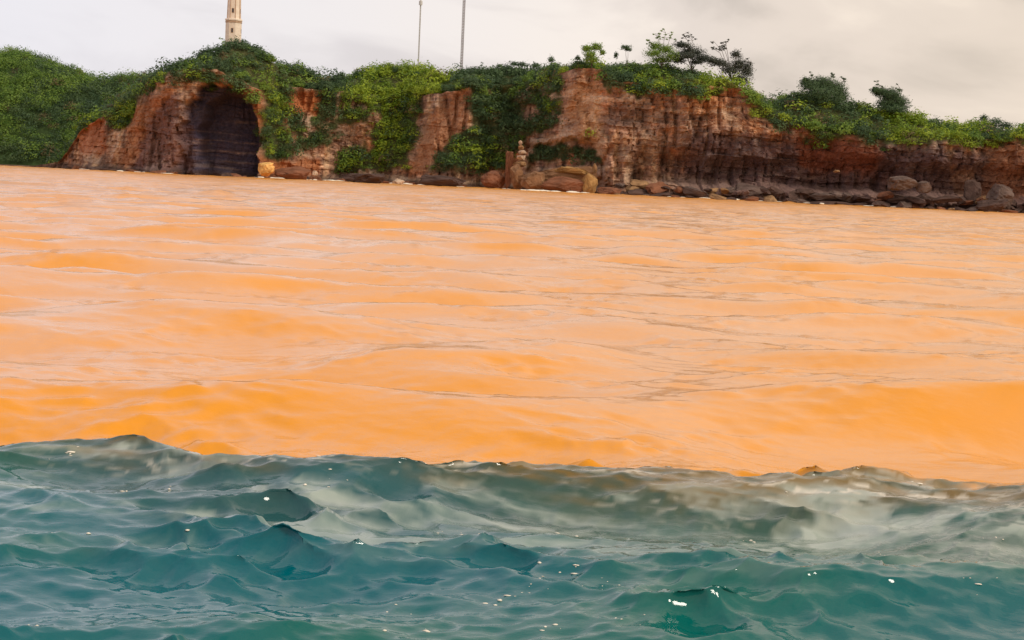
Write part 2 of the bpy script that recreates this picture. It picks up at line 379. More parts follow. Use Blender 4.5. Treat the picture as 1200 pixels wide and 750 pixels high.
def build_cliff():
    nu, nf, npl = 1040, 150, 62
    x0, x1 = -262.0, 252.0
    xs = np.linspace(x0, x1, nu)
    # soften the control line, keep corners
    k = np.exp(-np.linspace(-2, 2, 9) ** 2); k /= k.sum()
    sm = lambda a: np.convolve(np.pad(a, 4, mode='edge'), k, 'valid')
    Yb, ln, zr, zt = sm(c_at(3, xs)), sm(c_at(4, xs)), sm(np.interp(xs, CX, CZR)), sm(np.interp(xs, CX, CZT))
    zr = zr + 0.8 * fbm(xs * 0.15, 0.5, 0.5, 4) * smooth(2, 10, zr)
    zt = zt + 0.7 * fbm(xs * 0.1, 3.5, 0.5, 4) * smooth(2, 10, zt)
    t = np.linspace(0, 1, nf)[:, None]
    Zf = -3 + (zr[None] + 3) * t; Xf = np.broadcast_to(xs[None], Zf.shape).copy()
    Yf = Yb[None] + ln[None] * np.maximum(Zf, 0)
    veg = veg_mask(Xf, Zf)
    # rock relief, in metres out of the face
    right = smooth(28, 34, Xf)
    big = 3.8 * fbm(Xf * 0.045, Zf * 0.03, 1.0, 3) + 2.4 * fbm(Xf * 0.14, Zf * 0.08, 2.0, 3)
    butt = -2.2 * np.abs(perlin(Xf * 0.085, Zf * 0.02, 8.0)) * 1.5
    zz = Zf + 1.2 * fbm(Xf * 0.05, 0.0, 6.0, 3) + 0.02 * Xf
    lay = np.floor(zz / 1.9); fr = zz / 1.9 - lay
    strata = 0.85 * (hash01(lay, 3.0) - 0.5) + 0.45 * smooth(0.75, 1.0, fr) * (hash01(lay, 9.0))
    bw = 2.6 + 1.8 * hash01(lay, 5.0)
    xx = Xf + 0.8 * fbm(Xf * 0.3, Zf * 0.3, 3.0, 2) + 7 * hash01(lay, 1.0)
    cell = np.floor(xx / bw); fx = xx / bw - cell
    blocks = 1.5 * (hash01(cell, lay, 2.0) - 0.5) - 0.8 * (1 - smooth(0.0, 0.12, np.minimum(fx, 1 - fx)))
    lay2 = np.floor((Zf + 0.06 * Xf + 1.5 * fbm(Xf * 0.04, Zf * 0.04, 17.0, 2)) / 6.2); cell2 = np.floor((Xf + 5 * hash01(lay2, 2.0) + 1.5 * fbm(Xf * 0.1, Zf * 0.1, 19.0, 2)) / (6.5 + 4 * hash01(lay2, 4.0)))
    blocks = blocks + 2.4 * (hash01(cell2, lay2, 7.0) - 0.5)
    vcr = -2.2 * smooth(0.55, 0.85, 1 - np.abs(perlin(Xf * 0.22, Zf * 0.035, 5.0)) * 2.2) * smooth(-0.1, .4, perlin(Xf * .03, Zf * .05, 21.))
    fine = 0.55 * fbm(Xf * 0.45, Zf * 0.6, 3.0, 4, 0.6)
    out = big + butt + (1 - 0.75 * veg) * ((0.45 + 0.75 * right) * strata + blocks * (0.65 + 0.35 * right) + vcr + fine)
    # headland foot on the right: a ledge, and an undercut over it
    foot = smooth(33, 40, Xf)
    n_f = fbm(Xf * 0.07, 2.0, 2.0, 3)
    out += foot * (6.0 + 2.5 * n_f) * (1 - smooth(2.8 + 1.6 * n_f, 5.2 + 1.6 * n_f, Zf))
    out -= foot * 5.5 * smooth(3.0, 6.5, Zf) * (1 - smooth(10.5 + 3 * n_f, 16 + 3 * n_f, Zf))
    out += (1 - foot) * 2.5 * (1 - smooth(0.6, 2.6 + n_f, Zf))
    out *= smooth(-0.2, 3.5, np.broadcast_to(zr[None], Zf.shape)) * (1 - 0.55 * smooth(0.93, 1.0, np.broadcast_to(t, Zf.shape)))
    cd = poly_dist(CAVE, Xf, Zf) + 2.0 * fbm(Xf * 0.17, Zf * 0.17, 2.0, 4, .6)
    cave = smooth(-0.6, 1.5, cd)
    ci = poly_dist(CAVE_IN, Xf, Zf) + 0.8 * fbm(Xf * 0.25, Zf * 0.2, 4.0, 3) + 1.1 * fbm(Xf * 0.15, Zf * 0.15, 14.0, 3)
    Yf = Yf - out * (1 - 0.4 * cave) + 8.0 * cave + 9.0 * smooth(-0.2, 2.5, ci) + cave * (1.2 * strata + 0.5 * blocks)
    Yf = Yf + 5.0 * smooth(-0.8, 2.0, poly_dist(HOLLOW, Xf, Zf) + 1.2 * fbm(Xf * .2, Zf * .2, 5., 3))
    Zf = Zf + 0.25 * fbm(Xf * 0.5, Zf * 0.5, 9.0, 2) * (Zf > 0.5)
    # plateau behind the rim
    s = np.linspace(0, 1, npl + 1)[1:, None] ** 1.8
    dY = 170 * s; Yrim = Yf[-1][None]
    up = smooth(0, 22, dY)
    Zp = Zf[-1][None] + (zt[None] - zr[None]) * up - smooth(30, 170, dY) * np.minimum(18, 0.4 * zt[None])
    Xp = np.broadcast_to(xs[None], Zp.shape)
    Yp = Yrim + dY
    Zp = Zp + 0.8 * fbm(Xp * 0.09, Yp * 0.09, 1.0, 3) * smooth(1, 12, dY) * smooth(3, 12, zt)[None]
    X = np.concatenate([Xf, Xp]); Y = np.concatenate([Yf, Yp]); Z = np.concatenate([Zf, Zp])
    vegp = np.broadcast_to(smooth(-0.5, 2.0, dY + 1.0 * fbm(Xp * 0.25, 1.0, 1.0, 2)), Zp.shape)
    bare = smooth(20, 22, Xp) * (1 - smooth(31.5, 33, Xp)) * (1 - smooth(1.0, 4.0, dY))      # naked top of the corner buttress
    vegp = vegp * (1 - bare)
    vg = np.concatenate([veg, vegp]).astype(np.float32)
    # rock colour: iron-red, brown and pale beds, vertical run-off stains, wet tide band
    n1 = fbm(X * 0.05, Z * 0.06, 1.0, 4); n2 = fbm(X * 0.35, Z * 0.03, 2.0, 4); n3 = fbm(X * 0.02, (Z + 1.2 * fbm(X * .05, 0., 6., 3)) * 0.55, 3.0, 4)
    n4 = fbm(X * 0.25, Z * 0.25, 8.0, 4)
    mixc = lambda c, d, f: c + (np.array(d) - c) * np.clip(f, 0, 1)[..., None]
    c = np.zeros(X.shape + (3,)) + np.array([0.34, 0.20, 0.14])
    c = mixc(c, (0.46, 0.19, 0.085), smooth(0.0, 0.8, n1 + 0.5 * n4) * 0.9)                   # iron red
    c = mixc(c, (0.60, 0.41, 0.28), smooth(0.1, 0.65, n3) * 0.75)                            # pale beds
    c = mixc(c, (0.115, 0.066, 0.052), smooth(0.1, 0.9, -n3 - 0.1) * 0.7)                   # dark beds
    c = mixc(c, (0.56, 0.37, 0.22), smooth(0.15, 0.7, n2 + .3 * n4) * 0.6)                           # pale run-off
    c = mixc(c, (0.085, 0.055, 0.05), smooth(0.1, 0.6, -n2 + .3 * n4) * 0.7)
    c = c * (1 + 0.55 * np.clip(fbm(X * 0.6, Z * 0.8, 12.0, 3, .6), -.9, 1.1))[..., None]                       # dark run-off
    tone = np.zeros(X.shape); tone[:nf] = 0.62 * hash01(cell, lay, 6.0) + 0.38 * hash01(lay, 8.0) - 0.5
    tone2 = np.zeros(X.shape); tone2[:nf] = hash01(cell2, lay2, 12.0)
    c = c * (1 + 0.85 * tone)[..., None]
    c = mixc(c, (0.54, 0.40, 0.31), smooth(0.70, 0.95, tone2 + 0.25 * n4) * 0.65)
    c = mixc(c, (0.42, 0.18, 0.085), smooth(0.75, 0.95, 1 - tone2 + 0.25 * n4) * 0.4)
    # the purple-brown lower beds of the right headland
    lowbed = smooth(45, 62, X) * (1 - smooth(17, 24, Z + 3 * n1 + 2 * n2 + 0.03 * (X - 60)))
    c = mixc(c, (0.098, 0.060, 0.064), lowbed * 0.86)
    c = mixc(c, (0.044, 0.042, 0.082), smooth(0, 1, cave_pad(cave, X.shape)) * (0.94 - 0.18 * smooth(.1, .6, n3)))         # slate cave rock, darkened to paint in the shade of the recess
    for P, col, k_ in RED:
        c = mixc(c, col, k_ * smooth(-1.5, 1.5, poly_dist(P, X, Z) + 1.8 * n4))
    wet = (1 - smooth(0.6, 2.4, Z + 0.8 * n4))
    c = mixc(c, (0.06, 0.038, 0.032), wet * 0.75)
    soil = np.array([0.045, 0.07, 0.022])
    c = mixc(c, soil, vg * 0.9)
    V = np.stack([X, Y, Z], -1).reshape(-1, 3)
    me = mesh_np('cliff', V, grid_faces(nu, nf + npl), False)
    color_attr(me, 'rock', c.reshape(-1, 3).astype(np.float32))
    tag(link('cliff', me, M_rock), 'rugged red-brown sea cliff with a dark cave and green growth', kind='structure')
    return X, Y, Z, vg, nf
def cave_pad(cv, shp):
    o = np.zeros(shp); o[:cv.shape[0]] = cv; return o
RED = [(fpoly(p), c, k) for p, c, k in (
 ([(330, 106), (374, 108), (376, 134), (335, 136)], (0.46, 0.15, 0.05), 0.85),
 ([(305, 185), (372, 188), (376, 208), (306, 208)], (0.40, 0.13, 0.045), 0.75),
 ([(86, 142), (120, 140), (128, 180), (90, 180)], (0.42, 0.135, 0.05), 0.6),
 ([(150, 130), (205, 100), (212, 190), (140, 190)], (0.34, 0.13, 0.055), 0.55),
 ([(290, 100), (314, 108), (314, 150), (302, 150)], (0.44, 0.15, 0.06), 0.7),
 ([(545, 104), (548, 160), (500, 200), (478, 200), (500, 140)], (0.40, 0.19, 0.10), 0.7),
 ([(800, 104), (850, 104), (850, 128), (800, 128)], (0.46, 0.20, 0.08), 0.6),
 ([(660, 100), (704, 92), (704, 170), (680, 165), (665, 140)], (0.47, 0.25, 0.13), 0.65),
 ([(930, 150), (1030, 162), (1030, 205), (945, 200)], (0.27, 0.085, 0.04), 0.6),
 ([(182, 128), (215, 108), (222, 205), (150, 205), (168, 160)], (0.15, 0.09, 0.095), 0.75),
 ([(640, 110), (737, 117), (737, 120.5), (640, 113.5)], (0.75, 0.54, 0.40), 0.9),
 ([(693, 118), (704, 118), (706, 182), (699, 182)], (0.66, 0.45, 0.30), 0.75),  # lit corner edge, painted as a pale strip
 ([(712, 120), (762, 122), (758, 150), (714, 148)], (0.16, 0.10, 0.085), 0.6),
 ([(838, 124), (846, 124), (872, 152), (864, 154)], (0.58, 0.42, 0.30), 0.7),
 ([(772, 205), (860, 212), (858, 222), (772, 218)], (0.36, 0.25, 0.20), 0.5),
 ([(1120, 196), (1150, 200), (1146, 236), (1128, 236)], (0.42, 0.24, 0.15), 0.55),
 ([(800, 212), (1130, 226), (1130, 240), (800, 228)], (0.25, 0.16, 0.135), 0.6),
 ([(1170, 165), (1230, 160), (1230, 230), (1150, 232)], (0.34, 0.15, 0.075), 0.6))]
CLX, CLY, CLZ, CLV, NF = build_cliff()

# ------------------------------------------------------------------ wooded hill behind the left end
HL = np.array([(-420, 74, 500), (-120, 62, 495), (0, 60, 490), (22, 59, 488), (40, 63, 486), (70, 73, 480), (100, 85, 474), (126, 92, 470), (150, 88, 470), (200, 90, 470), (300, 120, 470), (420, 150, 470)], float)
HL[:, 2] *= YS
_hx, _hz = [], []
for px, py, Y in HL:
    P = at(px, py, Y); _hx.append(P[0]); _hz.append(P[2] - 2.6)
def build_hill():
    nu, nv = 300, 110
    xs = np.linspace(-330, -75, nu); zt = np.interp(xs, _hx, _hz); Yt = np.interp(xs, _hx, HL[:, 2])
    t = np.linspace(0, 1.9, nv)[:, None]
    Yf = 424 * YS + (Yt[None] - 424 * YS) * t; X = np.broadcast_to(xs[None], Yf.shape)
    prof = np.where(t < 1, np.sin(np.clip(t, 0, 1) * np.pi / 2) ** 0.9, 1 - 0.55 * (np.clip(t, 1, 3) - 1) ** 1.5)
    Z = -2 + (zt[None] + 2) * prof + 2.4 * fbm(X * 0.035, Yf * 0.035, 2.0, 4) * np.minimum(1, 3 * t)* np.clip(abs(1-t)*4,0.25,1)
    me = mesh_np('wooded_hill', np.stack([X, Yf, Z], -1).reshape(-1, 3), grid_faces(nu, nv), False)
    c = np.zeros((X.size, 3)) + np.array([0.04, 0.065, 0.022])
    color_attr(me, 'rock', c)
    tag(link('hill', me, M_ground), 'rounded green hill behind the left end of the cliff', kind='structure')
    return X, Yf, Z
HX, HY, HZ = build_hill()

# ------------------------------------------------------------------ growth
def leaf_cloud(n, rng, size, shell=(0.72, 1.04), flat=0.0, up=0.35, lumps=0.26, below=-0.35, tri=False):
    """n leaf quads through a lumpy unit dome; returns vertices (n*4,3) and a 0..1 leaf tone per vertex"""
    d = rng.normal(size=(n * 2, 3)); d /= np.linalg.norm(d, axis=1)[:, None]
    d = d[d[:, 2] > below][:n]
    s = rng.uniform(0, 50, 3)
    lump = 1 + lumps * 2 * fbm(d[:, 0] * 1.9 + s[0], d[:, 1] * 1.9 + s[1], d[:, 2] * 1.9 + s[2], 3, 0.6)
    p = d * (lump * rng.uniform(*shell, size=len(d)))[:, None]
    nrm = d + rng.normal(size=d.shape) * 0.38; nrm[:, 2] += up; nrm /= np.linalg.norm(nrm, axis=1)[:, None]
    a = np.cross(nrm, rng.normal(size=d.shape)); a /= np.linalg.norm(a, axis=1)[:, None]; b = np.cross(nrm, a)
    sz = size * rng.uniform(0.55, 1.35, len(d))[:, None]
    q = np.stack([p - a * sz - b * sz * 0.55, p + a * sz * 0.5 - b * sz * 0.7, p + a * sz + b * sz * 0.45 + nrm * sz * .25, p - a * sz * 0.5 + b * sz * 0.7], 1)
    tone = np.clip(rng.uniform(0, 0.35, len(d)) + 0.35 * smooth(-.3, .4, fbm(p[:, 0] * 2 + s[1], p[:, 1] * 2, p[:, 2] * 2, 2)), 0, 1)
    if tri: return q[:, :3].reshape(-1, 3), np.repeat(tone, 3)
    return q.reshape(-1, 3), np.repeat(tone, 4)
def leaf_mesh(name, V, tone, m):
    me = mesh_np(name, V, np.arange(len(V)).reshape(-1, 4), False)
    color_attr(me, 'leaf', np.repeat(tone[:, None], 3, 1)); me.materials.append(m); return me

rngp = np.random.default_rng(21)
PROTO = {k: [leaf_mesh('shrub_crown_' + k, *leaf_cloud(720, rngp, 0.088), M_leaf[k]) for _ in range(5)] for k in ('bright', 'mid', 'dark', 'olive')}

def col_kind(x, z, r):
    """which growth stands here: bright on the saddle and the right rim, dark in the gullies"""
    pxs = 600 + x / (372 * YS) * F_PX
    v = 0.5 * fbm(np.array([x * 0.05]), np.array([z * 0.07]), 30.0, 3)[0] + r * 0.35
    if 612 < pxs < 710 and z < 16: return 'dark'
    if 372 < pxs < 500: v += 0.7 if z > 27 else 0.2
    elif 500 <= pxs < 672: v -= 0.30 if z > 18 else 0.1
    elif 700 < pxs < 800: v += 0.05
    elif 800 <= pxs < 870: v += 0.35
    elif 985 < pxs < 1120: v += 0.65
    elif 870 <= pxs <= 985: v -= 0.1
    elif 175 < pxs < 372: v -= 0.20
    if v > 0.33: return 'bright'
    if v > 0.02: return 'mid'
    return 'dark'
TINT = {'bright': ((0.13, 0.23, 0.018), (0.42, 0.52, 0.045)), 'mid': ((0.065, 0.15, 0.026), (0.26, 0.38, 0.06)), 'dark': ((0.034, 0.08, 0.036), (0.13, 0.20, 0.08))}

def sample_sheet(X, Y, Z, wgt, n, rng):
    nv, nu = X.shape
    P = np.stack([X, Y, Z], -1)
    e1 = P[:-1, 1:] - P[:-1, :-1]; e2 = P[1:, :-1] - P[:-1, :-1]
    cr = np.cross(e1, e2); ar = np.minimum(np.linalg.norm(cr, axis=-1), 2.0)
    pw = (ar * wgt[:-1, :-1]).ravel(); pw = pw / pw.sum()
    idx = rng.choice(pw.size, n, p=pw); r, c = np.unravel_index(idx, (nv - 1, nu - 1))
    a, b = rng.uniform(size=n), rng.uniform(size=n)
    pt = P[r, c] + e1[r, c] * a[:, None] + e2[r, c] * b[:, None]
    nr = -cr[r, c] / (np.linalg.norm(cr[r, c], axis=1)[:, None] + 1e-9); nr = np.where((nr[:, 2] < -0.2)[:, None], -nr, nr)
    nr = np.where((nr[:, 1] > 0.3)[:, None], -nr, nr)
    return pt, nr, r

def scrub(name, label, pts, nrm, sizes, kinds, rng, nleaf, lsize):
    Vs, Cs = [], []
    base = [leaf_cloud(nleaf, rng, lsize, tri=True) for _ in range(14)]
    for p, n, s, k in zip(pts, nrm, sizes, kinds):
        v, tone = base[rng.integers(14)]
        a = rng.uniform(0, 2 * np.pi); ca, sa = math.cos(a), math.sin(a)
        v = v @ np.array([[ca, sa, 0], [-sa, ca, 0], [0, 0, 1]]) * np.array([s * rng.uniform(.9, 1.3), s * rng.uniform(.9, 1.3), s * rng.uniform(.5, 1.25)])
        Vs.append(v + p + n * s * 0.25)
        c1, c2 = TINT[k] if rng.uniform() > .035 else ((0.12, 0.085, 0.045), (0.26, 0.19, 0.09)); t_ = np.clip(tone * 0.9 + rng.uniform(-0.22, 0.5), 0, 1)[:, None]
        Cs.append(np.array(c1) * (1 - t_) + np.array(c2) * t_)
    V = np.concatenate(Vs); C = np.concatenate(Cs)
    me = mesh_np(name, V, np.arange(len(V)).reshape(-1, 3), False); color_attr(me, 'leaf', C)
    return tag(link(name, me, M_leafattr), label, kind='stuff')

def grow():
    rng = np.random.default_rng(31)
    # depth limit: what lies far behind the skyline is not seen
    wgt = CLV.copy().astype(float); wgt[NF + 25:] *= 0.0
    wgt = wgt * (CLZ > 1.5)
    wgt = np.maximum(wgt - 0.2, 0) * (np.abs(CLX) < 225)
    wf, wp = wgt.copy(), wgt.copy(); wf[NF:] = 0; wp[:NF] = 0
    pt, nr, r = map(np.concatenate, zip(sample_sheet(CLX, CLY, CLZ, wf, 2300, rng), sample_sheet(CLX, CLY, CLZ, wp, 2300, rng)))
    keep = np.abs(pt[:, 0]) < 225; pt, nr = pt[keep], nr[keep]
    size = (0.5 + 2.6 * rng.uniform(0, 1, len(pt)) ** 2.6) * (1 + 0.25 * (np.arange(len(pt)) > 2200))
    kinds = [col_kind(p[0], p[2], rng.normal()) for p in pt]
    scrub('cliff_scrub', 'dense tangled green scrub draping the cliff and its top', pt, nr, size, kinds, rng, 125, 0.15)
    # hill wood
    wg = np.ones(HX.shape); wg[:2] = 0; wg[62:] = 0; wg *= (HX > -238) * (HZ > 0.3)
    pt, nr, r = sample_sheet(HX, HY, HZ, wg, 1900, rng)
    size = rng.uniform(1.6, 3.6, len(pt))
    kinds = ['mid' if (fbm(np.array([p[0] * .05]), np.array([p[2] * .06]), 3.0, 3)[0] + rng.normal() * .25 + (p[2] - 22) * 0.012) > -0.05 else 'dark' for p in pt]
    scrub('hill_wood', 'far continuous wood covering the rounded hill', pt, nr, size, kinds, rng, 150, 0.12)
    # shrubs that stand out one by one along the rim and the skyline
    cnt = 0
    for px in np.arange(84, 1215, 6.5):
        x = np.interp(px, CL[:, 0], CX); col = int(np.clip((x - CLX[0, 0]) / (CLX[0, 1] - CLX[0, 0]), 0, CLX.shape[1] - 1))
        for row_lo, row_hi, prob in ((NF + 1, NF + 9, 0.75), (NF + 15, NF + 22, 0.95)):
            if rng.uniform() > prob: continue
            r_ = int(rng.integers(row_lo, row_hi)); cc = int(np.clip(col + rng.integers(-3, 4), 0, CLX.shape[1] - 1))
            p = np.array([CLX[r_, cc], CLY[r_, cc], CLZ[r_, cc]])
            if CLV[r_, cc] < 0.4: continue
            ridge = row_lo > NF + 9
            k = col_kind(p[0], p[2], rng.normal())
            if ridge and rng.uniform() < 0.5: k = 'dark' if k == 'mid' else ('mid' if k == 'bright' and rng.uniform() < .4 else k)
            if 790 < px < 865 and not ridge and rng.uniform() < .6: k = 'olive'
            s = rng.uniform(1.5, 3.0)
            o = link('shrub', PROTO[k][rng.integers(5)])
            o.location = (p[0], p[1], p[2] + s * 0.25); o.rotation_euler = (0, 0, rng.uniform(0, 6.28))
            o.scale = (s * rng.uniform(.9, 1.25), s * rng.uniform(.9, 1.25), s * rng.uniform(.7, 1.05))
            where = next(w_ for lim, w_ in (((175, ('on the shoulder beside the wooded hill',) * 2), (315, ('on the crest around the lighthouse', 'on the rock brow over the cave')),
                (372, ('on the low crest right of the lighthouse', 'over the small red rock patch')), (505, ('on the bright crest under the grey mast', 'over the brown rock under the grey mast')),
                (660, ('on the dark crest under the brown mast', 'over the green gully under the brown mast')), (745, ('on top behind the bare rock corner', 'at the edge of the bare rock corner')),
                (890, ('on the crest among the wind-swept trees', 'hanging over the rim below the wind-swept trees')), (1012, ('on the crest beside the feathery dark tree', 'at the rim below the feathery dark tree')),
                (2000, ('on the crest past the ragged leaning tree', 'at the rim past the ragged leaning tree')))) if px < lim)[0 if ridge else 1]
            look = {'bright': 'bright yellow-green', 'mid': 'mid-green', 'dark': 'dark green', 'olive': 'olive-yellow'}[k]
            tag(o, f'rounded {look} shrub {where}', 'shrub', f'{look} shrubs {where}')
            cnt += 1
    return cnt
grow()

# ------------------------------------------------------------------ single trees on the cliff top
def tube(pts, radii, sides=6):
    pts = np.asarray(pts, float); n = len(pts); T = np.gradient(pts, axis=0); T /= np.linalg.norm(T, axis=1)[:, None] + 1e-9
    ref = np.array([0.3, 0.9, 0.2]); A = np.cross(T, ref); A /= np.linalg.norm(A, axis=1)[:, None] + 1e-9; B = np.cross(T, A)
    th = np.linspace(0, 2 * np.pi, sides, endpoint=False)
    V = pts[:, None] + np.asarray(radii)[:, None, None] * (A[:, None] * np.cos(th)[None, :, None] + B[:, None] * np.sin(th)[None, :, None])
    return V.reshape(-1, 3), grid_faces(sides, n, wrap=True)
def join(parts):
    Vs, Fs, o = [], [], 0
    for V, Fq in parts:
        Vs.append(V); Fs.append(Fq + o); o += len(V)
    return np.concatenate(Vs), np.concatenate(Fs)
def ground_z(x, y):
    col = int(np.clip(round((x - CLX[0, 0]) / (CLX[0, 1] - CLX[0, 0])), 0, CLX.shape[1] - 1))
    ys = CLY[NF:, col]; return float(np.interp(y, ys, CLZ[NF:, col]))
def tree(name, label, px, Ydep, clumps, kind, twigs=(), tr=0.22, seed=0, cat='tree', leaf=0.165, dens=1.0, group=None):
    """clumps: (px, py, half width px, half height px) in the photo's measure, turned into metres at the tree's own distance"""
    rng = np.random.default_rng(seed); Ydep = Ydep * YS
    sc = Ydep / F_PX
    b0 = at(px, 100, Ydep); base = np.array([b0[0], Ydep, ground_z(b0[0], Ydep) - 0.4])
    e = link(name, None); e.location = base
    tag(e, label, cat, group)
    V, T, wood = [], [], []
    cl_pts = []
    for cx, cy, hw, hh in clumps:
        c = at(cx, cy, Ydep) - base; c[1] = rng.uniform(-1, 1) * hw * sc * 0.8
        R = np.array([hw * sc, hw * sc * 0.9, hh * sc]); cl_pts.append((c, R))
        R = R * 1.12; n = int(dens * 420 * (R[0] * R[2] / 2.0) ** 0.8) + 40
        v, t = leaf_cloud(n, rng, 1.0, shell=(0.35, 1.05), below=-0.8)
        # keep leaves at their true size
        cent = v.reshape(-1, 4, 3).mean(1, keepdims=True); off = v.reshape(-1, 4, 3) - cent
        v = (cent * R + off * leaf).reshape(-1, 3) + c
        V.append(v); T.append(t)
    main = np.mean([c for c, _ in cl_pts], axis=0)
    fork = main * np.array([0.35, 0.35, 0.42])
    sway = rng.normal(size=3) * np.array([.25, .25, 0])
    wood.append(tube([np.zeros(3), fork * 0.5 + sway * .5, fork], [tr * 1.25, tr, tr * 0.8]))
    limbs = []
    for c, R in cl_pts:
        mid = fork + (c - fork) * 0.5 + rng.normal(size=3) * 0.25 + np.array([0, 0, 0.2])
        limbs.append(tube([fork, mid, c, c + np.array([0, 0, R[2] * .6])], [tr * .7, tr * .45, tr * .28, 0.03], 5))
        for _ in range(4):
            d = rng.normal(size=3); d[2] = abs(d[2]); d /= np.linalg.norm(d)
            limbs.append(tube([c, c + d * R * 0.5 + rng.normal(size=3) * .1, c + d * R * 0.95], [tr * .25, tr * .15, 0.025], 4))
    for pts in twigs:                       # bare boughs, given as photo pixels
        P = [at(x, y, Ydep) - base for x, y in pts]
        for q in P: q[1] = rng.uniform(-.6, .6)
        P[0] = fork if pts[0][1] > pts[-1][1] + 14 else P[0]
        limbs.append(tube(P, np.linspace(tr * .5, 0.04, len(P)), 5))
        tip = P[-1]
        for q in range(6):
            a = P[-1] + (P[-2] - P[-1]) * rng.uniform(0, 0.95); d = rng.normal(size=3) * np.array([.8, .6, .5]) + np.array([-.25, 0, .35])
            limbs.append(tube([a, a + d * .5, a + d * rng.uniform(.8, 1.3)], [0.06, 0.045, 0.02], 4))
            v, t = leaf_cloud(26, rng, 1.0, shell=(0.2, 1.0), below=-1)
            cent = v.reshape(-1, 4, 3).mean(1, keepdims=True); off = v.reshape(-1, 4, 3) - cent
            V.append((cent * np.array([.6, .5, .3]) + off * leaf).reshape(-1, 3) + a + d); T.append(t)
    Vt, Ft = join(wood); me = mesh_np('trunk', Vt, Ft, True); tk = link('trunk', me, M_bark, e)
    Vl, Fl = join(limbs); me = mesh_np('limbs', Vl, Fl, True); link('limbs', me, M_bark, tk)
    link('crown', leaf_mesh('crown', np.concatenate(V), np.concatenate(T), M_leaf[kind]), None, e)
    return e
tree('cliff_tree', 'small leafy tree standing on the bare rock corner of the cliff top', 692, 366, [(688, 57, 6, 4), (699, 55, 7, 5), (692, 64, 7, 4), (706, 62, 3, 3), (694, 70, 8, 4)], 'mid', tr=.2, seed=1, dens=1.6)
tree('cliff_bush', 'tiny dark bush beside the small leafy tree on the rock corner', 677, 366, [(677, 68, 3, 3)], 'dark', tr=.08, seed=2, cat='bush')
tree('cliff_tree', 'slim little tree with a flat dark cap on the grassy cliff top', 734, 368, [(733, 56, 6, 3), (736, 58, 4, 2)], 'dark', tr=.12, seed=3)
tree('cliff_bush', 'narrow upright dark bush next to the slim flat-capped tree', 722, 368, [(722, 65, 2.4, 4)], 'dark', tr=.08, seed=4, cat='bush')
tree('cliff_tree', 'airy tree with thin bare top twigs above a green bushy base', 775, 370, [(768, 54, 8, 5), (780, 58, 10, 6), (766, 63, 11, 5), (787, 66, 8, 6), (776, 70, 13, 5)], 'mid',
     twigs=[[(775, 66), (772, 48), (768, 39)], [(776, 66), (778, 48), (780, 38)], [(774, 66), (766, 55), (761, 47)], [(778, 62), (784, 48), (786, 43)]], tr=.16, seed=5, dens=1.2)
tree('cliff_tree', 'wind-swept tree with a broad flat dark crown leaning over the rim', 812, 371, [(800, 53, 11, 3.5), (812, 60, 15, 6), (803, 66, 14, 5), (824, 68, 11, 5), (796, 71, 8, 4), (816, 73, 7, 3)], 'grey',
     twigs=[[(812, 66), (806, 48), (800, 40)], [(812, 64), (812, 50), (810, 41)], [(810, 60), (800, 52), (790, 50)]], tr=.2, seed=6, dens=1.6)
tree('cliff_tree', 'gaunt wind-bent tree with bare grey boughs swept up and back', 858, 368, [(844, 74, 12, 4.5), (856, 82, 12, 6), (836, 71, 9, 4), (866, 76, 9, 9), (876, 82, 7, 9), (868, 94, 11, 8), (862, 64, 6, 5)], 'grey',
     twigs=[[(858, 88), (852, 66), (846, 50)], [(856, 88), (846, 60), (836, 48)], [(852, 74), (844, 62), (834, 56)], [(856, 80), (852, 60), (850, 48)], [(870, 90), (880, 76), (880, 70)]], tr=.22, seed=7, dens=1.3)
tree('cliff_tree', 'broad dark tree with a feathery crown among the rim bushes', 962, 366, [(950, 100, 11, 7), (965, 98, 13, 8), (980, 104, 12, 9), (960, 110, 20, 9), (986, 113, 9, 8), (944, 96, 6, 5), (966, 118, 22, 8)], 'dark',
     twigs=[[(965, 110), (960, 96), (950, 89)], [(966, 108), (974, 92), (976, 87)], [(970, 108), (984, 98), (990, 94)]], tr=.26, seed=8, dens=2.2)
tree('cliff_tree', 'dark ragged tree leaning left over bright green bushes', 1046, 362, [(1034, 108, 9, 6), (1044, 112, 11, 8), (1052, 120, 12, 8), (1040, 122, 13, 7), (1026, 106, 5, 4), (1046, 128, 16, 6)], 'dark',
     twigs=[[(1046, 116), (1036, 104), (1028, 97)], [(1044, 118), (1032, 110), (1022, 104)], [(1048, 112), (1054, 106), (1056, 104)]], tr=.22, seed=9, dens=2.2)
tree('cliff_tree', 'low round dark tree at the end of the bright bushes', 1156, 362, [(1154, 138, 5, 4), (1166, 144, 10, 6), (1178, 148, 8, 5)], 'dark', tr=.18, seed=10)
tree('skyline_tree', 'little flat-topped tree on the dark wooded skyline', 608, 404, [(603, 75, 6, 3), (612, 75, 5, 3)], 'dark', tr=.12, seed=12)
tree('skyline_tree', 'little round-headed tree on the dark wooded skyline', 630, 398, [(629, 77, 5, 3.5)], 'dark', tr=.12, seed=13)
tree('skyline_tree', 'taller narrow tree on the dark skyline by the rock corner', 646, 390, [(646, 70, 4, 4), (650, 78, 8, 5), (640, 82, 8, 5)], 'dark', tr=.14, seed=14)
tree('skyline_tree', 'tiny mushroom-shaped tree standing clear of the dark skyline', 586, 404, [(586, 77, 4, 1.8)], 'dark', tr=.08, seed=15)
tree('skyline_tree', 'small upright tree on the slope just below the lighthouse', 297, 398, [(297, 62, 2.4, 5), (303, 66, 2, 4)], 'dark', tr=.1, seed=16)

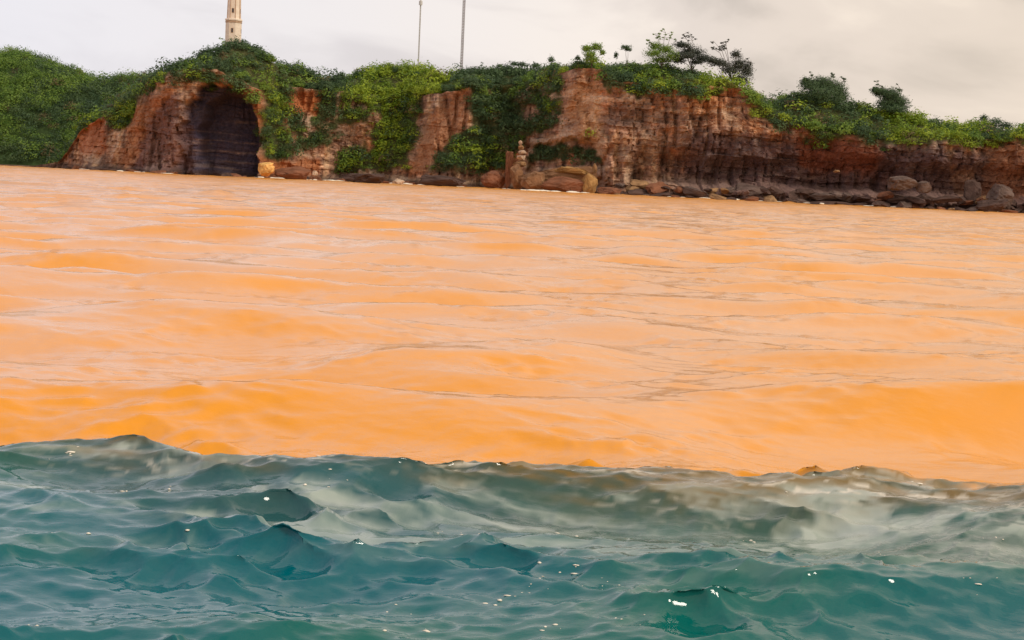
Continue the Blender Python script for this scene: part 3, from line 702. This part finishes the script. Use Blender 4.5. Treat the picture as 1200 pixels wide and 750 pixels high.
# ------------------------------------------------------------------ rocks at the foot of the cliff
def ico(sub):
    import bmesh
    bm = bmesh.new(); bmesh.ops.create_icosphere(bm, subdivisions=sub, radius=1.0)
    V = np.array([v.co[:] for v in bm.verts]); Fq = np.array([[v.index for v in f.verts] for f in bm.faces]); bm.free(); return V, Fq
IV, IF = ico(4); IV3, IF3 = ico(3)
def rock_mesh(name, m, seed, box=0.5, rough=0.22, strat=0.0, cuts=26, lo=False, notch=None, taper=0.0, asp=(1.3, 1.1, 1)):
    IV, IF = (IV3, IF3) if lo else (globals()['IV'], globals()['IF'])
    V = IV.copy(); s = seed * 7.31; rg = np.random.default_rng(seed)
    Q = IV * np.array(asp)
    p = 1 / (np.abs(V) ** (2 + 6 * box)).sum(1) ** (1 / (2 + 6 * box)); V = V * p[:, None]
    d = 1 + rough * fbm(Q[:, 0] * 1.1 + s, Q[:, 1] * 1.1, Q[:, 2] * 1.1 + s, 5, 0.6)
    cellz = np.floor(IV[:, 2] * 2.6 + .3 * np.sin(Q[:, 0] * 2 + s)); cellx = np.floor((Q[:, 0] * 1.3 + s + 3 * hash01(cellz, 4.0, seed)))
    d = d + 0.20 * (hash01(cellx, cellz, seed) - .5) + strat * (hash01(np.floor(V[:, 2] * 4 + s), 2.0, seed) - .5)
    if notch is not None:
        d = d - notch * np.exp(-((IV[:, 0]) / .25) ** 2) * smooth(0.3, 1, IV[:, 2])
    V = V * d[:, None]
    for _ in range(cuts):                        # broken faces
        n_ = rg.normal(size=3); n_ /= np.linalg.norm(n_); k_ = rg.uniform(.50, .86)
        V = V - np.maximum(0, V @ n_ - k_ * np.abs(n_).sum() ** .5)[:, None] * n_
    V = V * (1 + 0.09 * fbm(Q[:, 0] * 3.5 + s, Q[:, 1] * 3.5, Q[:, 2] * 3.5, 3, .65))[:, None]
    V[:, :2] *= (1 - taper * (V[:, 2:] + 1) / 2)
    me = mesh_np(name, V, IF, False); me.materials.append(m); return me
def rock(name, label, px, top, bot, wpx, Y, m, seed, group=None, cat='rock', depth=0.8, **kw):
    Y = Y * YS
    zt, zb = at(px, top, Y)[2], min(at(px, bot, Y)[2], 40); 
    if bot > 190 + 0.045 * px + 6: zb = -1.0
    c = at(px, (top + bot) / 2, Y); wd = wpx * Y / F_PX / 2
    hz = (zt - zb) / 2; o = link(name, rock_mesh(name, M_bould[m], seed, asp=(max(wd / hz, .5), max(wd * depth / hz, .5), 1), **kw))
    o.location = (c[0], Y, (zt + zb) / 2); o.scale = (wd, wd * depth, (zt - zb) / 2); o.rotation_euler = (0, 0, random.uniform(-.25, .25))
    return tag(o, label, cat, group)
rock('boulder', 'bright ochre heart-shaped boulder at the mouth of the cave', 311.5, 187, 209, 20, 366, 'gold', 1, box=.15, rough=.15, notch=.35)
rock('boulder', 'flat red slab running beside the ochre boulder', 345, 195, 212, 52, 368, 'red', 2, depth=.35, box=.6, rough=.4)
rock('pebble_boulder', 'small round whitish boulder on the red slab at the waterline', 369, 199.5, 207, 9, 365, 'cream', 3, box=.1, rough=.1)
rock('boulder', 'low dark slab at the foot of the green gully', 425, 200, 217, 66, 370, 'dark', 4, depth=.4, box=.6, rough=.4)
rock('boulder', 'long flat brown ledge with straight top at the waterline', 515, 206, 222, 74, 366, 'dark', 5, depth=.3, box=.7, rough=.3, strat=.15)
rock('pebble_boulder', 'pale wet stone at the tip of the long flat ledge', 466, 209, 217, 15, 364, 'cream', 6, box=.2)
rock('boulder', 'rounded red block between the flat ledge and the tan pillar', 575, 199, 224, 34, 362, 'red', 7, strat=.1)
rock('rock_fin', 'tall narrow tan rock pillar beside the stacked stones', 597, 167, 226, 16, 362, 'red', 8, depth=.9, box=.3, rough=.35, taper=.55)
rock('boulder', 'pale ochre buttress under the stacked stones', 606, 193, 226, 18, 358, 'umber', 9, box=.4)
rock('sea_rock', 'big flat-topped red and ochre rock platform standing in the surf', 650, 198, 231, 88, 357, 'umber', 10, depth=.35, box=.7, rough=.3, strat=.16)
rock('boulder', 'thin ochre crust lying on top of the big rock platform', 668, 195.5, 205, 62, 355.5, 'ochre', 31, depth=.4, box=.6, rough=.35)
rock('boulder', 'brown hunched block joining the pale buttress to the big platform', 626, 199, 229, 30, 354, 'umber', 32, depth=.6, box=.5, rough=.3)
rock('boulder', 'dark red hollow-sided block bulging from the front of the big platform', 660, 205, 231, 62, 352.5, 'red', 11, depth=.3, box=.5)
rock('boulder', 'ochre corner block ending the big platform', 690, 202, 232, 22, 352.5, 'ochre', 12, depth=.6, box=.7)
rock('boulder', 'small leaning slab standing up from the platform end', 697, 190, 204, 6, 354, 'tan', 13)
rock('boulder', 'low reddish rubble block past the end of the platform', 716, 219, 234, 30, 350, 'red', 14)
rock('pebble_boulder', 'pale wave-worn stone past the end of the platform', 724, 226, 233, 12, 347, 'tan', 15)
rock('boulder', 'big smooth grey boulder lodged under the dark overhang', 1056, 205, 226, 42, 341, 'grey', 16, box=.1, rough=.12, depth=.7)
rock('boulder', 'squat cracked block leaning on the smooth grey boulder', 1083, 210, 230, 22, 340, 'grey', 17, box=.6)
rock('rock_fin', 'tall wedge of brown rock beside a dark cleft', 1140, 206, 246, 32, 345, 'dark', 18, box=.4, depth=.6, rough=.35, taper=.3)
rock('boulder', 'brown stepped block beside the tall wedge', 1172, 214, 247, 38, 340, 'grey', 19, box=.7, strat=.15)
rock('boulder', 'low brown stone in front of the stepped block', 1160, 234, 250, 40, 335, 'dark', 20)
rock('boulder', 'pale flat slab fallen on the ledge below the overhang', 980, 199, 202.5, 9, 344, 'tan', 21, depth=.5)
# stacked stones: five tiers that narrow to a point
e = link('stone_stack', None); base = at(611, 195, 360 * YS); e.location = base
tag(e, 'tapering stack of pale stones pointing up from the rock platform', 'rock')
for i, (dx, y0, y1, wp) in enumerate(((-1, 196, 188, 17), (0, 188.5, 181, 14), (1, 181.5, 175, 12), (0, 175.5, 170, 8), (-1, 170.5, 164.5, 6))):
    a, b = at(611 + dx, y0, 360 * YS), at(611 + dx, y1, 360 * YS)
    o = link('stone', rock_mesh('stone', M_bould['cream' if i in (1, 2, 4) else 'tan'], 40 + i, box=.4), None, e)
    o.location = Vector(((a + b) / 2 - base)); wdt = wp * 360 * YS / F_PX / 2; o.scale = (wdt, wdt * .8, (b[2] - a[2]) / 2 * 1.08); o.rotation_euler = (0, 0, i)
protos = {m: [rock_mesh('wave_worn_rock', M_bould[m], 60 + i + 10 * j, box=.65 + .1 * (i % 4), rough=.34, strat=.1, lo=True) for i in range(4)] for j, m in enumerate(('red', 'dark', 'grey', 'tan'))}
rr_ = random.Random(4)
LBL = {'red': 'angular red-brown rock', 'dark': 'wet dark rock', 'grey': 'grey-brown rock', 'tan': 'pale tan rock'}
for px in np.arange(80, 1215, 11.0):
    for q in range(2 if px > 720 else 1):
        x = px + rr_.uniform(-5, 5)
        Yb = np.interp(x, CL[:, 0], CL[:, 3])
        Y = Yb - rr_.uniform(4, 9) if x < 720 else Yb - rr_.uniform(6, 10.5)
        if 590 < x < 705 or 205 < x < 300 and rr_.random() < .5: continue
        P = at(x, 200 + .045 * x, Y); m = rr_.choice(['dark', 'dark', 'red', 'grey', 'tan'] if x > 700 else ['dark', 'red', 'red', 'dark', 'grey'])
        s = rr_.uniform(.9, 2.3) * (1.25 if x > 700 else .9)
        z = 0.1 if x < 720 or q == 0 else rr_.uniform(1.8, 3.6)
        o = link('shore_rock', protos[m][rr_.randrange(4)])
        o.location = (P[0], Y if z < 1 else Yb - rr_.uniform(4, 6.5), z); o.scale = (s * rr_.uniform(1.1, 2.6), s, s * rr_.uniform(.4, .85)); o.rotation_euler = (rr_.uniform(-.2, .2), rr_.uniform(-.2, .2), rr_.uniform(0, 6.28))
        side = next(w_ for lim, w_ in ((300, 'at the waterline below the cave headland'), (480, 'between the ochre boulder and the long flat ledge'), (600, 'beside the long flat ledge'),
            (850, 'below the tall cliff past the big platform'), (1040, 'under the overhang short of the smooth grey boulder'), (2000, 'around the smooth grey boulder and the tall wedge')) if x < lim)
        tag(o, f'{LBL[m]} {side}', 'rock', f'{LBL[m]}s {side}')

# ------------------------------------------------------------------ surf along the rocks
def surf():
    rng = np.random.default_rng(3); parts = []
    V0, F0 = ico(2)
    spots = [(610, 640, 30), (650, 690, 8), (300, 330, 10), (455, 480, 12), (1010, 1050, 5), (1140, 1200, 8), (350, 400, 10), (80, 200, 8), (700, 1000, 10), (480, 600, 16)]
    for a, b, n in spots:
        for _ in range(n):
            px = rng.uniform(a, b); Yb = np.interp(px, CL[:, 0], CL[:, 3])
            Y = {True: rng.uniform(345, 350) * YS}.get(600 < px < 705, Yb - rng.uniform(8.5, 12.5))
            P = at(px, 200 + .045 * px, Y); s = rng.uniform(.3, .9)
            V = V0 * (1 + .35 * fbm(V0[:, 0] * 2 + px, V0[:, 1] * 2, V0[:, 2] * 2 + Y, 3))[:, None]
            parts.append((V * np.array([s * rng.uniform(1.2, 3.5), s, s * rng.uniform(.2, .5)]) + np.array([P[0], Y, 0.15]), F0))
    V, Fq = join(parts); me = mesh_np('surf', V, Fq, True)
    tag(link('surf', me, M_foam), 'white surf breaking along the rocks at the foot of the cliffs', kind='stuff')
surf()

# ------------------------------------------------------------------ lighthouse and masts
M_white = mat('lighthouse_paint', (0.88, 0.765, 0.66), 0.6, noise=(0.8, (0.85, 0.82, 0.78), (1.05, 1.05, 1.05)))
M_trim = mat('lighthouse_trim', (0.52, 0.35, 0.24), 0.7)
M_glass = mat('dark_glass', (0.04, 0.04, 0.05), 0.15, spec=.5)
M_steel = mat('galvanised_steel', (0.62, 0.62, 0.62), 0.5)
M_rust = mat('rust_brown_steel', (0.16, 0.11, 0.085), 0.6)
def lathe(prof, sides, parent, name, m, smooth_=False):
    th = np.linspace(0, 2 * np.pi, sides, endpoint=False) + np.pi / sides
    V = np.array([[r * math.cos(a), r * math.sin(a), z] for r, z in prof for a in th])
    return link(name, mesh_np(name, V, grid_faces(sides, len(prof), wrap=True), smooth_), m, parent)
def boxm(name, m, parent, c, s, rz=0):
    x, y, z = [v / 2 for v in s]
    V = np.array([(-x, -y, -z), (x, -y, -z), (x, y, -z), (-x, y, -z), (-x, -y, z), (x, -y, z), (x, y, z), (-x, y, z)])
    Fq = np.array([(0, 3, 2, 1), (4, 5, 6, 7), (0, 1, 5, 4), (1, 2, 6, 5), (2, 3, 7, 6), (3, 0, 4, 7)])
    o = link(name, mesh_np(name, V, Fq), m, parent); o.location = c; o.rotation_euler = (0, 0, rz); return o
YL = 424 * YS
foot = at(273, 56, YL); sl = YL / F_PX
e = link('lighthouse', None); e.location = foot
tag(e, 'pale cream octagonal lighthouse tower rising from the wooded top', 'lighthouse')
zc = (56 - 23) * sl
lathe([(3.1, -4), (3.1, zc - 1.2), (2.9, zc - 1.0)], 8, e, 'lower_tower', M_white)
g = lathe([(2.9, zc - 1.0), (3.35, zc - .7), (3.35, zc - .15), (3.15, zc), (2.6, zc + .02)], 8, e, 'cornice', M_white)
lathe([(3.18, zc - 1.5), (3.28, zc - 1.45), (3.28, zc - 1.05), (3.0, zc - 1.0)], 8, e, 'cornice_band', M_trim)
lathe([(2.6, zc), (2.25, zc + 15)], 8, e, 'upper_tower', M_white)
lathe([(2.3, zc + 15), (3.3, zc + 15.6), (3.3, zc + 16.1), (1.6, zc + 16.12)], 8, e, 'gallery', M_white)
lathe([(1.5, zc + 16.1), (1.5, zc + 18.6)], 8, e, 'lantern', M_glass)
lathe([(1.75, zc + 18.6), (1.5, zc + 19.3), (.8, zc + 20.1), (.12, zc + 20.5), (.1, zc + 21.6)], 8, e, 'dome', M_trim, True)
for k in range(8):
    a = k * math.pi / 4
    def place(r): return (r * math.sin(a), -r * math.cos(a))
    for z0, rr0 in () if k % 2 else ((zc - 4.5, 2.87), (zc + 3.0, 2.31), (zc + 8.5, 2.19)):
        x, y = place(rr0)
        f = boxm('window', M_trim, e, (x, y, z0), (.95, .16, 1.9), a)
        boxm('pane', M_glass, f, (0, -.06, 0), (.6, .1, 1.5))
    x, y = place(2.52 / math.cos(math.pi / 8) * .93); a2 = a + math.pi / 8
    bar = tube([(2.58 * math.sin(a2), -2.58 * math.cos(a2), zc), (2.26 * math.sin(a2), -2.26 * math.cos(a2), zc + 15)], [.16, .14], 5)
    link('corner_rib', mesh_np('corner_rib', *bar), M_trim, e)
def mast(name, label, px, py, Y, h, wdt, m, head):
    Y = Y * YS; b = at(px, py, Y); b[2] -= 5; e = link(name, None); e.location = b; h += 5
    tag(e, label, 'mast')
    legs = [(wdt * math.cos(q), wdt * math.sin(q)) for q in (math.pi / 2, math.pi * 7 / 6, math.pi * 11 / 6)]
    for x, y in legs:
        link('leg', mesh_np('leg', *tube([(x, y, 0), (x, y, h / 2), (x * .8, y * .8, h)], [.11, .1, .09], 5)), m, e)
    br = []
    n = int(h / 1.1)
    for i in range(n):
        for k in range(3):
            a, c = legs[k], legs[(k + 1) % 3]
            br.append(tube([(a[0], a[1], i * 1.1), (c[0], c[1], i * 1.1 + 1.1)], [.06, .06], 4))
    tag(link('bracing', mesh_np('bracing', *join(br)), m, e), kind='stuff')
    for (z, r, hh) in head:
        o = lathe([(.05, z - hh), (r, z - hh), (r, z + hh), (.05, z + hh)], 10, e, 'antenna_drum', m)
mast('radio_mast', 'thin pale grey radio mast with a drum near its top', 490, 80, 450, 42, .24, M_steel, [(5 + 26.2, .75, .8)])
mast('radio_mast', 'taller rust-brown lattice mast on the wooded top', 540.5, 84, 440, 60, .5, M_rust, [(48, .8, .6)])

# ------------------------------------------------------------------ bubbles and foam on the near water
def flecks():
    rng = np.random.default_rng(9); V0, F0 = ico(1); parts = []
    cl_ = [(90, 553, 9), (190, 585, 4), (150, 590, 8), (380, 560, 10), (400, 585, 8), (520, 545, 8), (545, 612, 10), (660, 676, 14), (590, 700, 8), (480, 700, 7), (620, 690, 10), (700, 690, 8), (230, 640, 4), (90, 640, 4), (1030, 640, 5), (1170, 640, 5), (880, 610, 6), (985, 570, 6), (740, 730, 6), (930, 590, 5), (500, 735, 6), (640, 735, 6), (1170, 705, 8), (60, 730, 3), (680, 615, 5), (1090, 575, 5)]
    for px, py, n in cl_:
        for _ in range(max(2, n * 2 // 3)):
            P = at_water(px + rng.normal() * 13, py + rng.normal() * 3)
            x, y = P[0], P[1]; h, dx, dy = sea_surface(np.array([x]), np.array([y]))
            s = .002 + .009 * rng.uniform() ** 2
            V = V0 * (1 + .4 * fbm(V0[:, 0] * 2 + px + _, V0[:, 1] * 2, V0[:, 2] * 2, 2))[:, None]
            parts.append((V * np.array([s * rng.uniform(1, 4), s * rng.uniform(1, 2), s * .7]) + np.array([x + dx[0], y + dy[0], h[0] + s * .2]), F0))
    V, Fq = join(parts)
    tag(link('foam_flecks', mesh_np('foam_flecks', V, Fq, True), M_foam), 'small white foam flecks and bubbles on the near teal water', kind='stuff')
flecks()
